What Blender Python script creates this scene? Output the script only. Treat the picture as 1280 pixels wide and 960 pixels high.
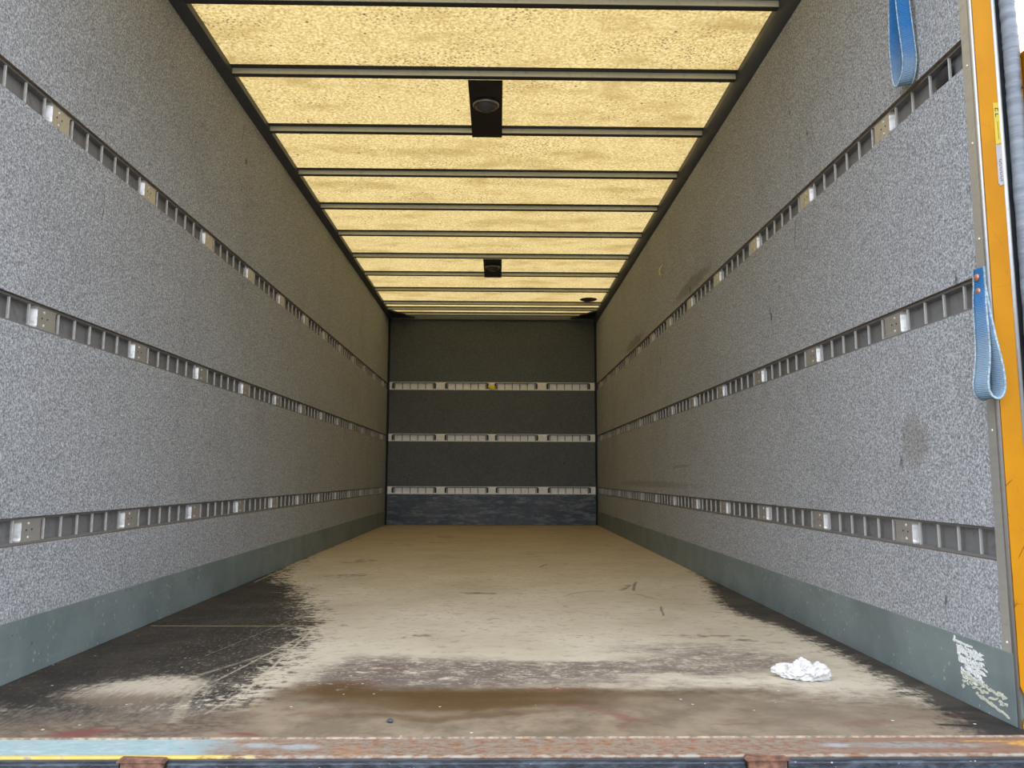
import bpy, bmesh, math, random
from mathutils import Vector, Matrix, noise as mnoise

# ------------------------------------------------------------------ camera, sky, exposure
SC = bpy.context.scene
for o in list(bpy.data.objects):
    bpy.data.objects.remove(o, do_unlink=True)
COL = SC.collection
PI = math.pi
F, PITCH, YAW, ROLL, CZ = 981.0, .1183, .0171, -.0028, .548
cam = bpy.data.cameras.new('camera')
cam.sensor_fit = 'HORIZONTAL'; cam.sensor_width = 36.0
cam.lens = F / 1280 * 36.0
cam.clip_start = .02; cam.clip_end = 200
co = bpy.data.objects.new('camera', cam); COL.objects.link(co)
co.matrix_world = (Matrix.Translation((0, 0, CZ)) @ Matrix.Rotation(-YAW, 4, 'Z') @ Matrix.Rotation(PI / 2 + PITCH, 4, 'X')
                   @ Matrix.Rotation(-ROLL, 4, 'Z'))
SC.camera = co

SKY_UP, SKY_DOWN = 3.05, .75
w = bpy.data.worlds.new('world'); SC.world = w; w.use_nodes = True
wt = w.node_tree; wt.nodes.clear()
wo = wt.nodes.new('ShaderNodeOutputWorld'); wb = wt.nodes.new('ShaderNodeBackground')
wtc = wt.nodes.new('ShaderNodeTexCoord'); wsx = wt.nodes.new('ShaderNodeSeparateXYZ'); wr = wt.nodes.new('ShaderNodeValToRGB')
wm = wt.nodes.new('ShaderNodeMapRange')
wm.inputs['From Min'].default_value = -1; wm.inputs['From Max'].default_value = 1
wt.links.new(wtc.outputs['Generated'], wsx.inputs[0]); wt.links.new(wsx.outputs[2], wm.inputs[0]); wt.links.new(wm.outputs[0], wr.inputs[0])
wr.color_ramp.elements[0].position = .47; wr.color_ramp.elements[0].color = (.38 * SKY_DOWN, .36 * SKY_DOWN, .33 * SKY_DOWN, 1)
wr.color_ramp.elements[1].position = .53; wr.color_ramp.elements[1].color = (.90 * SKY_UP, .97 * SKY_UP, 1.10 * SKY_UP, 1)
wt.links.new(wr.outputs[0], wb.inputs[0]); wt.links.new(wb.outputs[0], wo.inputs[0])
wb.inputs[1].default_value = 1.0

SC.view_settings.view_transform = 'Standard'; SC.view_settings.look = 'None'
SC.view_settings.exposure = 0.23; SC.view_settings.gamma = 1.0; SC.view_settings.use_curve_mapping = False
SC.cycles.max_bounces = 14; SC.cycles.diffuse_bounces = 8; SC.cycles.glossy_bounces = 5; SC.cycles.transmission_bounces = 8
SC.cycles.use_denoising = True
SC.cycles.sample_clamp_indirect = 6

XL, XR, Y0, YB, ZC = -1.305, 1.155, 1.787, 9.19, 2.46      # inside faces of the truck body
RAIL_Z = (.397, .997, 1.604)
RH = .0375                                                # half height of a rail

# ------------------------------------------------------------------ material helpers
class NT:
    """Small expression builder over a node tree."""
    def __init__(s, name):
        s.m = bpy.data.materials.new(name); s.m.use_nodes = True
        s.t = s.m.node_tree; s.t.nodes.clear()
        s.out = s.t.nodes.new('ShaderNodeOutputMaterial')
    def n(s, typ, **kw):
        x = s.t.nodes.new(typ)
        for k, v in kw.items(): setattr(x, k, v)
        return x
    def put(s, sock, v):
        if isinstance(v, bpy.types.NodeSocket): s.t.links.new(v, sock)
        elif v is not None:
            if sock.type == 'RGBA' and len(v) == 3: v = (*v, 1)
            sock.default_value = v
    def math(s, op, a, b=None, c=None, clamp=False):
        x = s.n('ShaderNodeMath', operation=op); x.use_clamp = clamp
        s.put(x.inputs[0], a); s.put(x.inputs[1], b)
        if c is not None: s.put(x.inputs[2], c)
        return x.outputs[0]
    def add(s, a, b): return s.math('ADD', a, b)
    def sub(s, a, b): return s.math('SUBTRACT', a, b)
    def mul(s, a, b): return s.math('MULTIPLY', a, b)
    def mx(s, a, b): return s.math('MAXIMUM', a, b)
    def mn(s, a, b): return s.math('MINIMUM', a, b)
    def sat(s, a): return s.math('ADD', a, 0.0, clamp=True)
    def step(s, v, lo, hi):
        x = s.n('ShaderNodeMapRange'); x.interpolation_type = 'SMOOTHSTEP'
        s.put(x.inputs[0], v); x.inputs[1].default_value = lo; x.inputs[2].default_value = hi
        return x.outputs[0]
    def obj(s):
        return s.n('ShaderNodeTexCoord').outputs['Object']
    def scale(s, v, sc, loc=(0, 0, 0), rot=(0, 0, 0)):
        x = s.n('ShaderNodeMapping'); s.put(x.inputs[0], v)
        x.inputs['Scale'].default_value = sc; x.inputs['Location'].default_value = loc; x.inputs['Rotation'].default_value = rot
        return x.outputs[0]
    def noise(s, v, sc=1.0, detail=4, rough=.55, dist=0):
        x = s.n('ShaderNodeTexNoise'); s.put(x.inputs['Vector'], v)
        x.inputs['Scale'].default_value = sc; x.inputs['Detail'].default_value = detail
        x.inputs['Roughness'].default_value = rough; x.inputs['Distortion'].default_value = dist
        return x.outputs['Fac']
    def voro(s, v, sc=1.0, feature='F1', rnd=1.0):
        x = s.n('ShaderNodeTexVoronoi'); x.feature = feature; s.put(x.inputs['Vector'], v); x.inputs['Scale'].default_value = sc
        return x.outputs['Distance']
    def mix(s, f, a, b, blend='MIX'):
        x = s.n('ShaderNodeMix'); x.data_type = 'RGBA'; x.blend_type = blend
        s.put(x.inputs[0], f); s.put(x.inputs[6], a); s.put(x.inputs[7], b)
        return x.outputs[2]
    def ramp(s, f, stops, interp='LINEAR'):
        x = s.n('ShaderNodeValToRGB'); s.put(x.inputs[0], f); r = x.color_ramp; r.interpolation = interp
        while len(r.elements) < len(stops): r.elements.new(.5)
        for e, (p, c) in zip(r.elements, stops):
            e.position = p; e.color = (*c, 1) if len(c) == 3 else c
        return x.outputs[0]
    def con(s, v, g=1.8):
        return s.math('MULTIPLY_ADD', s.sub(v, .5), g, .5, clamp=True)
    def xyz(s, v):
        x = s.n('ShaderNodeSeparateXYZ'); s.put(x.inputs[0], v); return x.outputs
    def comb(s, a, b, c):
        x = s.n('ShaderNodeCombineXYZ'); s.put(x.inputs[0], a); s.put(x.inputs[1], b); s.put(x.inputs[2], c); return x.outputs[0]
    def bump(s, h, strength=.3, dist=.004):
        x = s.n('ShaderNodeBump'); x.inputs['Strength'].default_value = strength; x.inputs['Distance'].default_value = dist
        s.put(x.inputs['Height'], h); return x.outputs[0]
    def bsdf(s, col, rough=.6, metal=0.0, normal=None, spec=None, **kw):
        x = s.n('ShaderNodeBsdfPrincipled')
        s.put(x.inputs['Base Color'], col); s.put(x.inputs['Roughness'], rough); s.put(x.inputs['Metallic'], metal)
        if spec is not None: s.put(x.inputs['Specular IOR Level'], spec)
        if normal is not None: s.put(x.inputs['Normal'], normal)
        for k, v in kw.items(): s.put(x.inputs[k], v)
        s.t.links.new(x.outputs[0], s.out.inputs[0]); return s.m

def srgb(r, g, b):
    f = lambda c: (c / 255 / 12.92) if c <= 10 else ((c / 255 + .055) / 1.055) ** 2.4
    return (f(r), f(g), f(b))

def plain(name, rgb, rough=.6, metal=0.0, var=.12, sc=30, bump=0.0):
    k = NT(name); o = k.obj(); nz = k.noise(o, sc, 5, .6)
    c = k.mix(k.step(nz, .3, .7), tuple(x * (1 - var) for x in rgb), tuple(min(1, x * (1 + var)) for x in rgb))
    nb = k.bump(nz, bump, .002) if bump else None
    return k.bsdf(c, rough, metal, nb)

def carpet(name, dark, mid, light, stains=()):
    k = NT(name); o = k.obj()
    big = k.noise(o, 2.2, 4, .6); med = k.noise(o, 38, 3, .6)
    fine = k.noise(o, 150, 3, .75); fine2 = k.noise(o, 330, 2, .7)
    sp = k.add(k.mul(fine, .65), k.mul(fine2, .35))
    c = k.ramp(sp, [(.36, dark), (.5, mid), (.64, light)])
    c = k.mix(k.mul(k.step(big, .45, .75), .22), c, k.mix(.5, c, (.12, .10, .075), 'MULTIPLY'))
    c = k.mix(k.mul(k.step(med, .62, .8), .25), c, dark)
    # short dark scuffs, running mostly upwards
    q = k.scale(o, (9, 9, 2.6), rot=(.5, 0, 0)); sc_ = k.noise(q, 3.2, 5, .62, .6)
    gate = k.step(k.noise(o, 1.6, 2), .5, .66)
    c = k.mix(k.mul(k.mul(k.step(sc_, .63, .69), gate), .75), c, tuple(x * .45 for x in dark))
    for (y, z, ry, rz, rgb, amt) in stains:
        s_ = k.xyz(o); dy = k.mul(k.sub(s_[1], y), 1 / ry); dz = k.mul(k.sub(s_[2], z), 1 / rz)
        d = k.math('SQRT', k.add(k.mul(dy, dy), k.mul(dz, dz)))
        d = k.add(d, k.mul(k.sub(k.noise(o, 14, 4), .5), 1.0))
        c = k.mix(k.mul(k.mul(k.sub(1.0, k.step(d, .5, 1.1)), k.step(s_[0], 0, .1)), amt), c, rgb)
    return k.bsdf(c, .95, 0, k.bump(sp, .55, .006), .15)

def brushed(name, rgb, rough=.38, metal=.85, dirt=(.10, .09, .07), amount=.35):
    k = NT(name); o = k.obj(); nz = k.noise(k.scale(o, (3, 3, 60)), 1.0, 4); d = k.noise(o, 26, 5, .65)
    c = k.mix(k.mul(k.step(nz, .3, .7), .3), rgb, tuple(x * .75 for x in rgb))
    f = k.mul(k.step(d, .52, .72), amount)
    c = k.mix(f, c, dirt)
    return k.bsdf(c, k.add(rough, k.mul(f, .5)), k.sub(metal, k.mul(f, metal)))

M = {}
M['carpet'] = carpet('grey_carpet', (.110, .116, .124), (.310, .320, .335), (.64, .665, .70),
                     stains=((2.16, .655, .085, .075, (.16, .14, .105), .42), (5.0, .62, .30, .012, (.12, .10, .08), .35),
                             (6.0, .50, 1.6, .03, (.12, .10, .08), .30), (4.6, 1.70, .5, .05, (.10, .085, .065), .45), (6.6, 1.69, .5, .05, (.09, .075, .06), .45)))
M['back_carpet'] = carpet('charcoal_carpet', (.070, .078, .084), (.122, .134, .142), (.205, .222, .232))
M['ply_edge'] = plain('raw_plywood_edge', (.25, .19, .13), .85, 0, .3, 40)
M['alu'] = brushed('dull_aluminium', (.56, .55, .53), .42, .7)
M['alu_trough'] = brushed('dull_trough', (.22, .22, .22), .6, .3, (.10, .09, .075), .5)  # rail troughs, darker and duller than the face plates
M['alu_back'] = brushed('daylit_aluminium', (.93, .93, .94), .5, .05, (.25, .23, .2), .3)  # paler aluminium: doorway light on the end-wall rails put into the colour
M['alu_bar'] = brushed('bar_aluminium', (.50, .49, .46), .5, .35)
M['rivet'] = plain('rivet_metal', (.85, .85, .83), .3, .6)
M['hole'] = plain('dark_hole', (.02, .02, .02), .8)
M['black_plastic'] = plain('black_plastic', (.012, .010, .011), .45)
M['charcoal_paint'] = plain('charcoal_paint', (.050, .056, .072), .5, 0, .12, 8)
M['navy_paint'] = plain('navy_corner_paint', (.012, .016, .030), .5)
M['beam'] = brushed('galvanised_beam', (.86, .89, .80), .5, .15, (.2, .19, .15), .2)
M['shade_dark'] = plain('painted_shade', (.032, .034, .036), .5, .0)  # shade of downward beam faces and slot recesses, put into the colour

# translucent roof sheet
k = NT('translucent_roof'); o = k.obj()
f1 = k.noise(o, 70, 5, .75); f2 = k.noise(k.scale(o, (2.2, 5, 1)), 1.1, 4, .6); f3 = k.noise(k.scale(o, (14, 7, 1)), 1.0, 5, .65)
f1 = k.con(f1, 1.5); c = k.ramp(f1, [(.30, (.27, .180, .056)), (.5, (.41, .290, .108)), (.66, (.51, .39, .175))])
c = k.mix(k.mul(k.step(k.con(f2, 1.5), .45, .80), .75), c, (.27, .175, .052))
c = k.mix(k.mul(k.step(f3, .5, .75), .22), c, (.54, .43, .21))
v = k.voro(o, 55); dens = k.add(.18, k.step(k.noise(k.scale(o, (1.4, 3.5, 1)), 1.5, 4, .6), .46, .66))
c = k.mix(k.mul(k.mul(k.sub(1.0, k.step(v, .16, .42)), dens), .68), c, (.10, .06, .03))
v2 = k.voro(o, 9); c = k.mix(k.mul(k.sub(1.0, k.step(v2, .045, .075)), .85), c, (.05, .035, .02))
tr = k.n('ShaderNodeBsdfTranslucent'); k.put(tr.inputs[0], c)
df = k.n('ShaderNodeBsdfDiffuse'); k.put(df.inputs[0], k.mix(.5, c, (.45, .38, .24)))
ms = k.n('ShaderNodeMixShader'); ms.inputs[0].default_value = .36
k.t.links.new(tr.outputs[0], ms.inputs[1]); k.t.links.new(df.outputs[0], ms.inputs[2]); k.t.links.new(ms.outputs[0], k.out.inputs[0])
M['roof'] = k.m

# painted skirting
k = NT('green_grey_paint'); o = k.obj()
st = k.noise(k.scale(o, (4, 1.2, 16)), 2.0, 5, .65); bl = k.noise(o, 5, 4, .6)
c = k.mix(k.step(bl, .3, .7), (.130, .166, .166), (.182, .222, .222))
c = k.mix(k.mul(k.step(st, .55, .75), .35), c, (.23, .26, .26))
ln = k.noise(k.scale(o, (4, 22, 3), rot=(.25, 0, 0)), 2.2, 3, .5); c = k.mix(k.mul(k.step(ln, .70, .74), .4), c, (.33, .35, .34))
gt = k.step(k.noise(o, 2.3, 2), .42, .58); v = k.voro(k.scale(o, (1, 1, .6)), 70)
fl = k.mul(k.sub(1.0, k.step(v, .14, .25)), k.mul(gt, k.step(k.noise(o, 22, 3), .48, .58)))
c = k.mix(k.mul(fl, .85), c, (.45, .46, .43))
dk = k.step(k.noise(k.scale(o, (5, 5, 12)), 3, 4), .70, .74); c = k.mix(k.mul(dk, .7), c, (.03, .035, .035))
M['skirting'] = k.bsdf(c, .5, 0, k.bump(st, .15, .002))

# scuffed navy kick panel
k = NT('scuffed_navy_panel'); o = k.obj()
st = k.noise(k.scale(o, (2.2, 1, 9)), 3.0, 6, .7); bl = k.noise(o, 2.4, 3, .6); sp = k.noise(k.scale(o, (3, 1, 9)), 6, 4)
c = k.mix(k.step(bl, .35, .68), (.014, .022, .045), (.060, .070, .085))
c = k.mix(k.mul(k.step(st, .47, .66), .75), c, (.17, .19, .21)); c = k.mix(k.mul(k.step(sp, .62, .70), .85), c, (.012, .012, .014))
M['kick'] = k.bsdf(c, .42, 0, k.bump(st, .2, .003))

# ------------------------------------------------------------------ worn plywood floor
k = NT('worn_plywood_floor'); o = k.obj(); P0 = k.xyz(o)
wob = k.sub(k.noise(o, 3.0, 4, .6), .5); wob2 = k.sub(k.noise(k.scale(o, (1, 1, 1), loc=(7, 3, 0)), 3.0, 4, .6), .5)
px = k.add(P0[0], k.mul(wob, .22)); py = k.add(P0[1], k.mul(wob2, .22))
streak = k.noise(k.scale(o, (15, 24, 1)), 1.0, 9, .72, .4)
streak = k.con(streak, 1.9)           # wear that runs across the floor
streak2 = k.noise(k.scale(o, (34, 58, 1), rot=(0, 0, .12)), 1.0, 6, .72, .5); streak2 = k.con(streak2, 1.9)
diag = k.noise(k.scale(o, (85, 16, 1), rot=(0, 0, -.45)), 1.0, 6, .7); diag = k.con(diag, 1.8)
blotch = k.noise(o, 2.1, 5, .6); fine = k.noise(o, 120, 3, .7)
def ell(cx, cy, rx, ry, rot=0.0, x=px, y=py, lo=.55, hi=1.15):
    dx = k.sub(x, cx); dy = k.sub(y, cy); ca, sa = math.cos(rot), math.sin(rot)
    u = k.mul(k.add(k.mul(dx, ca), k.mul(dy, sa)), 1 / rx); v_ = k.mul(k.sub(k.mul(dy, ca), k.mul(dx, sa)), 1 / ry)
    d = k.math('SQRT', k.add(k.mul(u, u), k.mul(v_, v_)))
    return k.sub(1.0, k.step(d, lo, hi))
def seg(x0, y0, x1, y1, wd, amp=.012):
    dx, dy = x1 - x0, y1 - y0; L = math.hypot(dx, dy); ux, uy = dx / L, dy / L
    ax = k.sub(k.add(P0[0], k.mul(wob, amp)), x0); ay = k.sub(P0[1], y0)
    t = k.add(k.mul(ax, ux), k.mul(ay, uy)); d = k.math('ABSOLUTE', k.sub(k.mul(ay, ux), k.mul(ax, uy)))
    ins = k.mul(k.step(t, 0, .02), k.sub(1.0, k.step(t, L - .02, L)))
    return k.mul(k.sub(1.0, k.step(d, wd * .4, wd)), ins)
def curve_of(sock, lo, hi, pts, vlo, vhi):
    """piecewise linear y = f(x) through a colour ramp"""
    t = k.mul(k.sub(sock, lo), 1 / (hi - lo))
    st_ = [((a - lo) / (hi - lo), ((b - vlo) / (vhi - vlo),) * 3) for a, b in pts]
    g = k.xyz(k.ramp(t, st_))[0]
    return k.add(k.mul(g, vhi - vlo), vlo)
tan = k.ramp(blotch, [(.3, (.45, .39, .295)), (.5, (.54, .48, .38)), (.7, (.61, .55, .45))])
tan = k.mix(k.mul(k.step(streak, .56, .80), .50), tan, (.22, .175, .135))
tan = k.mix(k.mul(k.mul(k.step(streak2, .62, .78), k.step(blotch, .40, .60)), .70), tan, (.14, .108, .085))
tan = k.mix(k.mul(k.sub(1.0, k.step(streak2, .18, .42)), .35), tan, (.56, .51, .42))
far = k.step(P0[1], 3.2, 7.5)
tan = k.mix(k.mul(far, .50), tan, (.34, .25, .145))  # dimmer, yellower light towards the far end, put into the colour
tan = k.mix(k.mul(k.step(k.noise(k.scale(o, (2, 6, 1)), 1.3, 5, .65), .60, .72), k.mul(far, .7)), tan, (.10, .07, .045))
for (x0, y0, rx, ry, rr) in ((-.10, 3.83, .11, .035, 0), (.66, 4.05, .14, .02, 1.0), (-.29, 2.80, .08, .03, .6), (.9, 8.6, .12, .10, 0), (-.50, 7.4, .10, .12, 0),
                             (-.72, 6.5, .07, .08, 0), (-.92, 5.25, .16, .10, .3), (-.85, 4.5, .16, .08, 0), (.72, 2.82, .17, .035, -.3), (.55, 2.62, .14, .02, 0), (.86, 2.72, .12, .03, -.2)):
    tan = k.mix(k.mul(k.mul(ell(x0, y0, rx, ry, rr), k.step(streak, .38, .68)), .68), tan, (.095, .070, .055))
col = tan
# brownish wear band behind the doorway
yb = curve_of(P0[0], -1.3, 1.2, [(-1.25, 1.86), (-.75, 1.92), (-.60, 2.03), (-.46, 2.26), (-.2, 2.22), (.1, 2.20), (.35, 2.17), (.75, 2.12), (1.0, 2.06), (1.15, 1.9)], 1.7, 2.4)
df_ = k.add(k.mul(k.sub(yb, py), 7.0), k.mul(k.sub(streak, .5), 1.3))
fb = k.step(df_, -.75, .85)
brown = k.mix(k.step(k.noise(o, 7, 5, .65), .35, .68), (.130, .094, .060), (.235, .180, .122))
brown = k.mix(k.mul(k.step(streak, .52, .80), .5), brown, (.100, .074, .054))
brown = k.mix(k.mul(k.step(P0[0], .2, .8), .35), brown, (.150, .122, .094))
col = k.mix(k.mul(fb, .94), col, brown)
# grey-violet scuffed zone
for (x0, y0, rx, ry, am) in ((-.20, 2.31, .38, .21, 1.0), (.12, 2.33, .36, .13, .95), (-.36, 2.30, .20, .24, .9), (.05, 2.22, .42, .07, .7), (.30, 2.42, .14, .04, .95), (.66, 2.42, .34, .18, .85), (.40, 2.33, .4, .05, .6), (.60, 2.62, .30, .10, .5)):
    z_ = k.mul(ell(x0, y0, rx, ry), k.step(k.add(streak, k.mul(k.sub(streak2, .5), .9)), .12, .60))
    col = k.mix(k.mul(z_, am * .92), col, (.140, .110, .096))
# damp brown stain
for (x0, y0, rx, ry, am) in ((-.10, 2.07, .54, .10, 1.0), (-.42, 2.10, .17, .11, .9), (-.02, 1.99, .46, .07, .9), (-.12, 1.91, .40, .035, .65), (.50, 2.08, .40, .06, .55), (.15, 2.1, .25, .04, .4)):
    col = k.mix(k.mul(ell(x0, y0, rx, ry, lo=.2, hi=1.15), am), col, (.082, .044, .015))
# light scratches breaking the wear
col = k.mix(k.mul(k.mul(k.step(streak2, .62, .74), k.step(P0[1], 2.08, 2.25)), k.mul(k.sub(1.0, k.step(P0[1], 2.5, 2.8)), .75)), col, (.52, .46, .36))
# black resin film left along the side walls
xb = curve_of(P0[1], 1.7, 6.2, [(1.70, -.95), (1.80, -.74), (1.93, -.65), (2.12, -.62), (2.35, -.645), (2.7, -.64), (3.05, -.67), (3.4, -.79), (3.8, -.90), (4.2, -1.08), (4.7, -1.24), (5.6, -1.33)], -1.5, -.5)
dl = k.add(k.mul(k.sub(xb, px), 8.0), k.mul(k.sub(k.add(k.add(k.mul(streak, .55), k.mul(streak2, .5)), k.mul(diag, .2)), .62), 4.2))
dark = k.step(dl, -.40, .60)
patch = ell(-.915, 2.11, .215, .185, .0, lo=.25, hi=1.25)
pf = k.step(k.add(k.sub(patch, .55), k.mul(k.sub(k.add(k.mul(diag, .40), k.add(k.mul(streak2, .45), k.mul(streak, .25))), .55), 1.5)), -.40, .40)
edge = k.step(k.add(k.mul(k.sub(P0[1], k.add(1.87, k.mul(k.step(P0[0], -1.2, -.8), .06))), 8.0), k.mul(k.sub(k.add(k.mul(streak2, .5), k.mul(diag, .6)), .55), 3.0)), -1.0, 1.0)
col = k.mix(k.mul(ell(-.88, 1.84, .36, .16), .75), col, k.mix(k.step(streak2, .35, .65), (.060, .045, .036), (.165, .125, .090)))
film = k.mix(k.step(k.noise(o, 5, 4), .35, .7), (.013, .012, .012), (.034, .029, .026))
film = k.mix(k.mul(k.step(k.add(k.mul(streak2, .65), k.mul(diag, .35)), .58, .72), k.add(.12, k.mul(k.step(P0[0], -1.10, -.72), .62))), film, (.26, .22, .17))
scr = k.con(k.noise(k.scale(o, (150, 30, 1), rot=(0, 0, -.55)), 1.0, 4, .6, .4), 2.2)
scr2 = k.con(k.noise(k.scale(o, (70, 70, 1)), 1.0, 5, .7, .3), 2.2)
wear = k.add(k.mul(k.step(P0[0], -1.15, -.70), .55), .22)
film = k.mix(k.mul(k.mx(k.step(scr, .74, .88), k.step(scr2, .72, .88)), wear), film, (.36, .31, .24))
col = k.mix(k.mul(dark, k.mul(edge, .97)), col, film)
pcol = k.mix(k.step(k.add(P0[1], k.mul(k.sub(diag, .5), .10)), 2.02, 2.16), (.180, .138, .100), (.50, .44, .35))
col = k.mix(k.mul(pf, .93), col, pcol)
xr = curve_of(P0[1], 1.7, 5.8, [(1.70, .99), (1.85, 1.02), (2.1, 1.045), (2.5, 1.05), (2.8, 1.045), (3.05, 1.01), (3.25, .95), (3.5, .95), (3.9, 1.02), (4.3, 1.10), (5.0, 1.16), (5.7, 1.19)], .8, 1.3)
dr = k.add(k.mul(k.sub(P0[0], xr), 16.0), k.mul(k.sub(k.add(k.mul(streak, .5), k.add(k.mul(streak2, .3), k.mul(diag, .3))), .55), 3.6))
col = k.mix(k.mul(k.step(dr, -.3, .9), .95), col, k.mix(k.step(k.noise(o, 6, 4), .4, .7), (.020, .019, .020), (.055, .047, .040)))
# red paint traces
for (x0, y0, rx, ry, rr, am) in ((-.89, 1.766, .085, .030, 0, 1.2), (-.56, 1.768, .06, .014, 0, 1.0), (.24, 1.945, .12, .016, -.35, .6), (.33, 1.875, .085, .022, -.5, .75), (.30, 1.83, .06, .012, .7, .55), (.17, 2.12, .08, .018, 0, .55), (.08, 1.90, .12, .008, .3, .4),
                                 (.56, 1.82, .12, .010, -.05, .5), (.84, 1.84, .07, .03, 0, .5), (-.40, 1.93, .09, .02, .4, .35), (-.36, 2.18, .08, .03, .3, .35), (1.0, 1.87, .1, .012, 0, .4), (-.3, 2.36, .12, .04, 0, .3)):
    col = k.mix(k.mul(k.mul(ell(x0, y0, rx, ry, rr, lo=.35), k.step(streak2, .1, .55)), am * .8), col, (.165, .055, .046))
col = k.mix(k.mul(seg(.97, 1.822, 1.06, 1.812, .012, .06), .9), col, (.02, .018, .016))
# sheet joint, light scratches, crumbs
col = k.mix(k.mul(seg(-1.29, 3.005, -.64, 2.995, .0055), .85), col, (.40, .34, .24))
for (x0, y0, x1, y1, wd, am) in ((-.668, 2.96, -.645, 2.10, .0065, 1.0), (-.66, 2.93, -.76, 2.2, .005, .85), (-.68, 2.62, -.86, 2.2, .012, .40), (-.82, 2.24, -.72, 1.84, .020, .42), (-.61, 2.40, -.68, 1.90, .006, .6),
                                 (-.9, 2.5, -.78, 3.2, .004, .35), (.62, 2.43, .73, 2.16, .004, .6), (-.70, 5.0, -.86, 4.2, .012, .5), (-1.29, 9.1, -1.27, 4.2, .010, .6)):
    col = k.mix(k.mul(k.mul(seg(x0, y0, x1, y1, wd), k.step(streak2, .15, .6)), am), col, (.42, .36, .27))
for (x0, y0, x1, y1, wd) in ((.66, 3.9, .73, 4.25, .010), (.62, 3.95, .68, 4.1, .007), (.66, 3.2, .70, 3.45, .006), (-.2, 3.85, 0, 3.82, .014), (.25, 4.9, .32, 5.1, .01)):
    col = k.mix(k.mul(seg(x0, y0, x1, y1, wd, .05), .65), col, (.07, .055, .045))
arc = k.math('SQRT', k.add(k.mul(k.sub(P0[0], .50), k.sub(P0[0], .50)), k.mul(k.sub(P0[1], 3.55), k.mul(k.sub(P0[1], 3.55), .4))))
col = k.mix(k.mul(k.mul(k.sub(1.0, k.step(k.math('ABSOLUTE', k.sub(arc, .22)), .004, .012)), k.step(k.noise(o, 3, 2), .45, .6)), .4), col, (.14, .11, .085))
v = k.voro(o, 16); cr = k.mul(k.sub(1.0, k.step(v, .03, .075)), k.sub(1.0, k.step(P0[1], 2.2, 3.3)))
col = k.mix(k.mul(cr, .85), col, (.68, .62, .52))
col = k.mix(k.mul(k.step(fine, .62, .75), .18), col, (.05, .04, .03))
M['floor'] = k.bsdf(col, k.add(.62, k.mul(streak, .2)), 0, k.bump(k.add(k.mul(streak, .6), k.mul(fine, .3)), .22, .003), .22)

# rusty sill
k = NT('rusty_sill_steel'); o = k.obj(); P1 = k.xyz(o)
r1 = k.noise(k.scale(o, (1, 1.6, 1)), 42, 8, .74); r2 = k.noise(o, 5, 4, .6); r3 = k.noise(k.scale(o, (20, 40, 40), rot=(0, 0, .6)), 1.0, 5, .7)
c = k.mix(k.step(r1, .40, .66), (.215, .185, .150), (.190, .072, .027))
c = k.mix(k.mul(k.step(r2, .5, .72), .5), c, (.32, .15, .06))
c = k.mix(k.mul(k.step(P1[0], .55, .95), .75), c, k.mix(k.step(r1, .35, .65), (.12, .055, .035), (.24, .13, .08)))
lb = k.mul(k.sub(1.0, k.step(k.add(P1[0], k.mul(k.sub(r3, .5), .30)), -.66, -.50)), 1.0)
c = k.mix(k.mul(lb, k.step(r3, .28, .40)), c, k.mix(k.step(r3, .45, .7), (.24, .33, .34), (.36, .42, .42)))
for (x0, rx, yy, ry, rgb) in ((-.40, .05, 1.69, .02, (.34, .42, .46)), (-.49, .05, 1.70, .02, (.34, .42, .46)), (.86, .20, 1.692, .024, (.24, .29, .29)), (.70, .04, 1.692, .015, (.30, .36, .42)), (1.14, .085, 1.70, .024, (.75, .40, .02)), (1.03, .06, 1.715, .007, (.65, .38, .05))):
    dx = k.mul(k.sub(P1[0], x0), 1 / rx); dy = k.mul(k.sub(P1[1], yy), 1 / ry)
    d = k.add(k.math('SQRT', k.add(k.mul(dx, dx), k.mul(dy, dy))), k.mul(k.sub(r3, .5), 1.4))
    c = k.mix(k.mul(k.mul(k.sub(1.0, k.step(d, .4, 1.1)), k.step(r1, .32, .58)), .62), c, rgb)
M['sill'] = k.bsdf(c, .62, 0, k.bump(r1, .35, .003))
k = NT('worn_sill_lip'); o = k.obj(); P1 = k.xyz(o); r1 = k.noise(k.scale(o, (30, 60, 60)), 1, 5, .7)
c = k.mix(k.step(r1, .4, .62), (.27, .235, .19), (.17, .08, .038))
yl = k.mul(k.sub(1.0, k.step(k.add(P1[0], k.mul(k.sub(r1, .5), .5)), -.60, -.45)), k.step(r1, .30, .42))
c = k.mix(k.mul(yl, .8), c, (.60, .44, .08))
M['lip'] = k.bsdf(c, .55)
k = NT('chipped_blue_black_paint'); o = k.obj(); r1 = k.noise(k.scale(o, (16, 30, 30)), 1, 6, .7); v = k.voro(k.scale(o, (1, 1, 1.6)), 60)
c = k.mix(k.step(r1, .4, .7), (.012, .016, .024), (.060, .075, .095))
c = k.mix(k.mul(k.sub(1.0, k.step(v, .07, .16)), k.step(k.noise(o, 14, 3), .5, .6)), c, (.40, .45, .48))
M['bumper'] = k.bsdf(c, .4, 0, k.bump(r1, .8, .006))
M['dark_steel'] = plain('dark_grey_steel', (.045, .048, .052), .45, .3, .3, 20)
M['rust'] = plain('brown_rust', (.16, .075, .045), .75, 0, .5, 60, .4)

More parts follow.
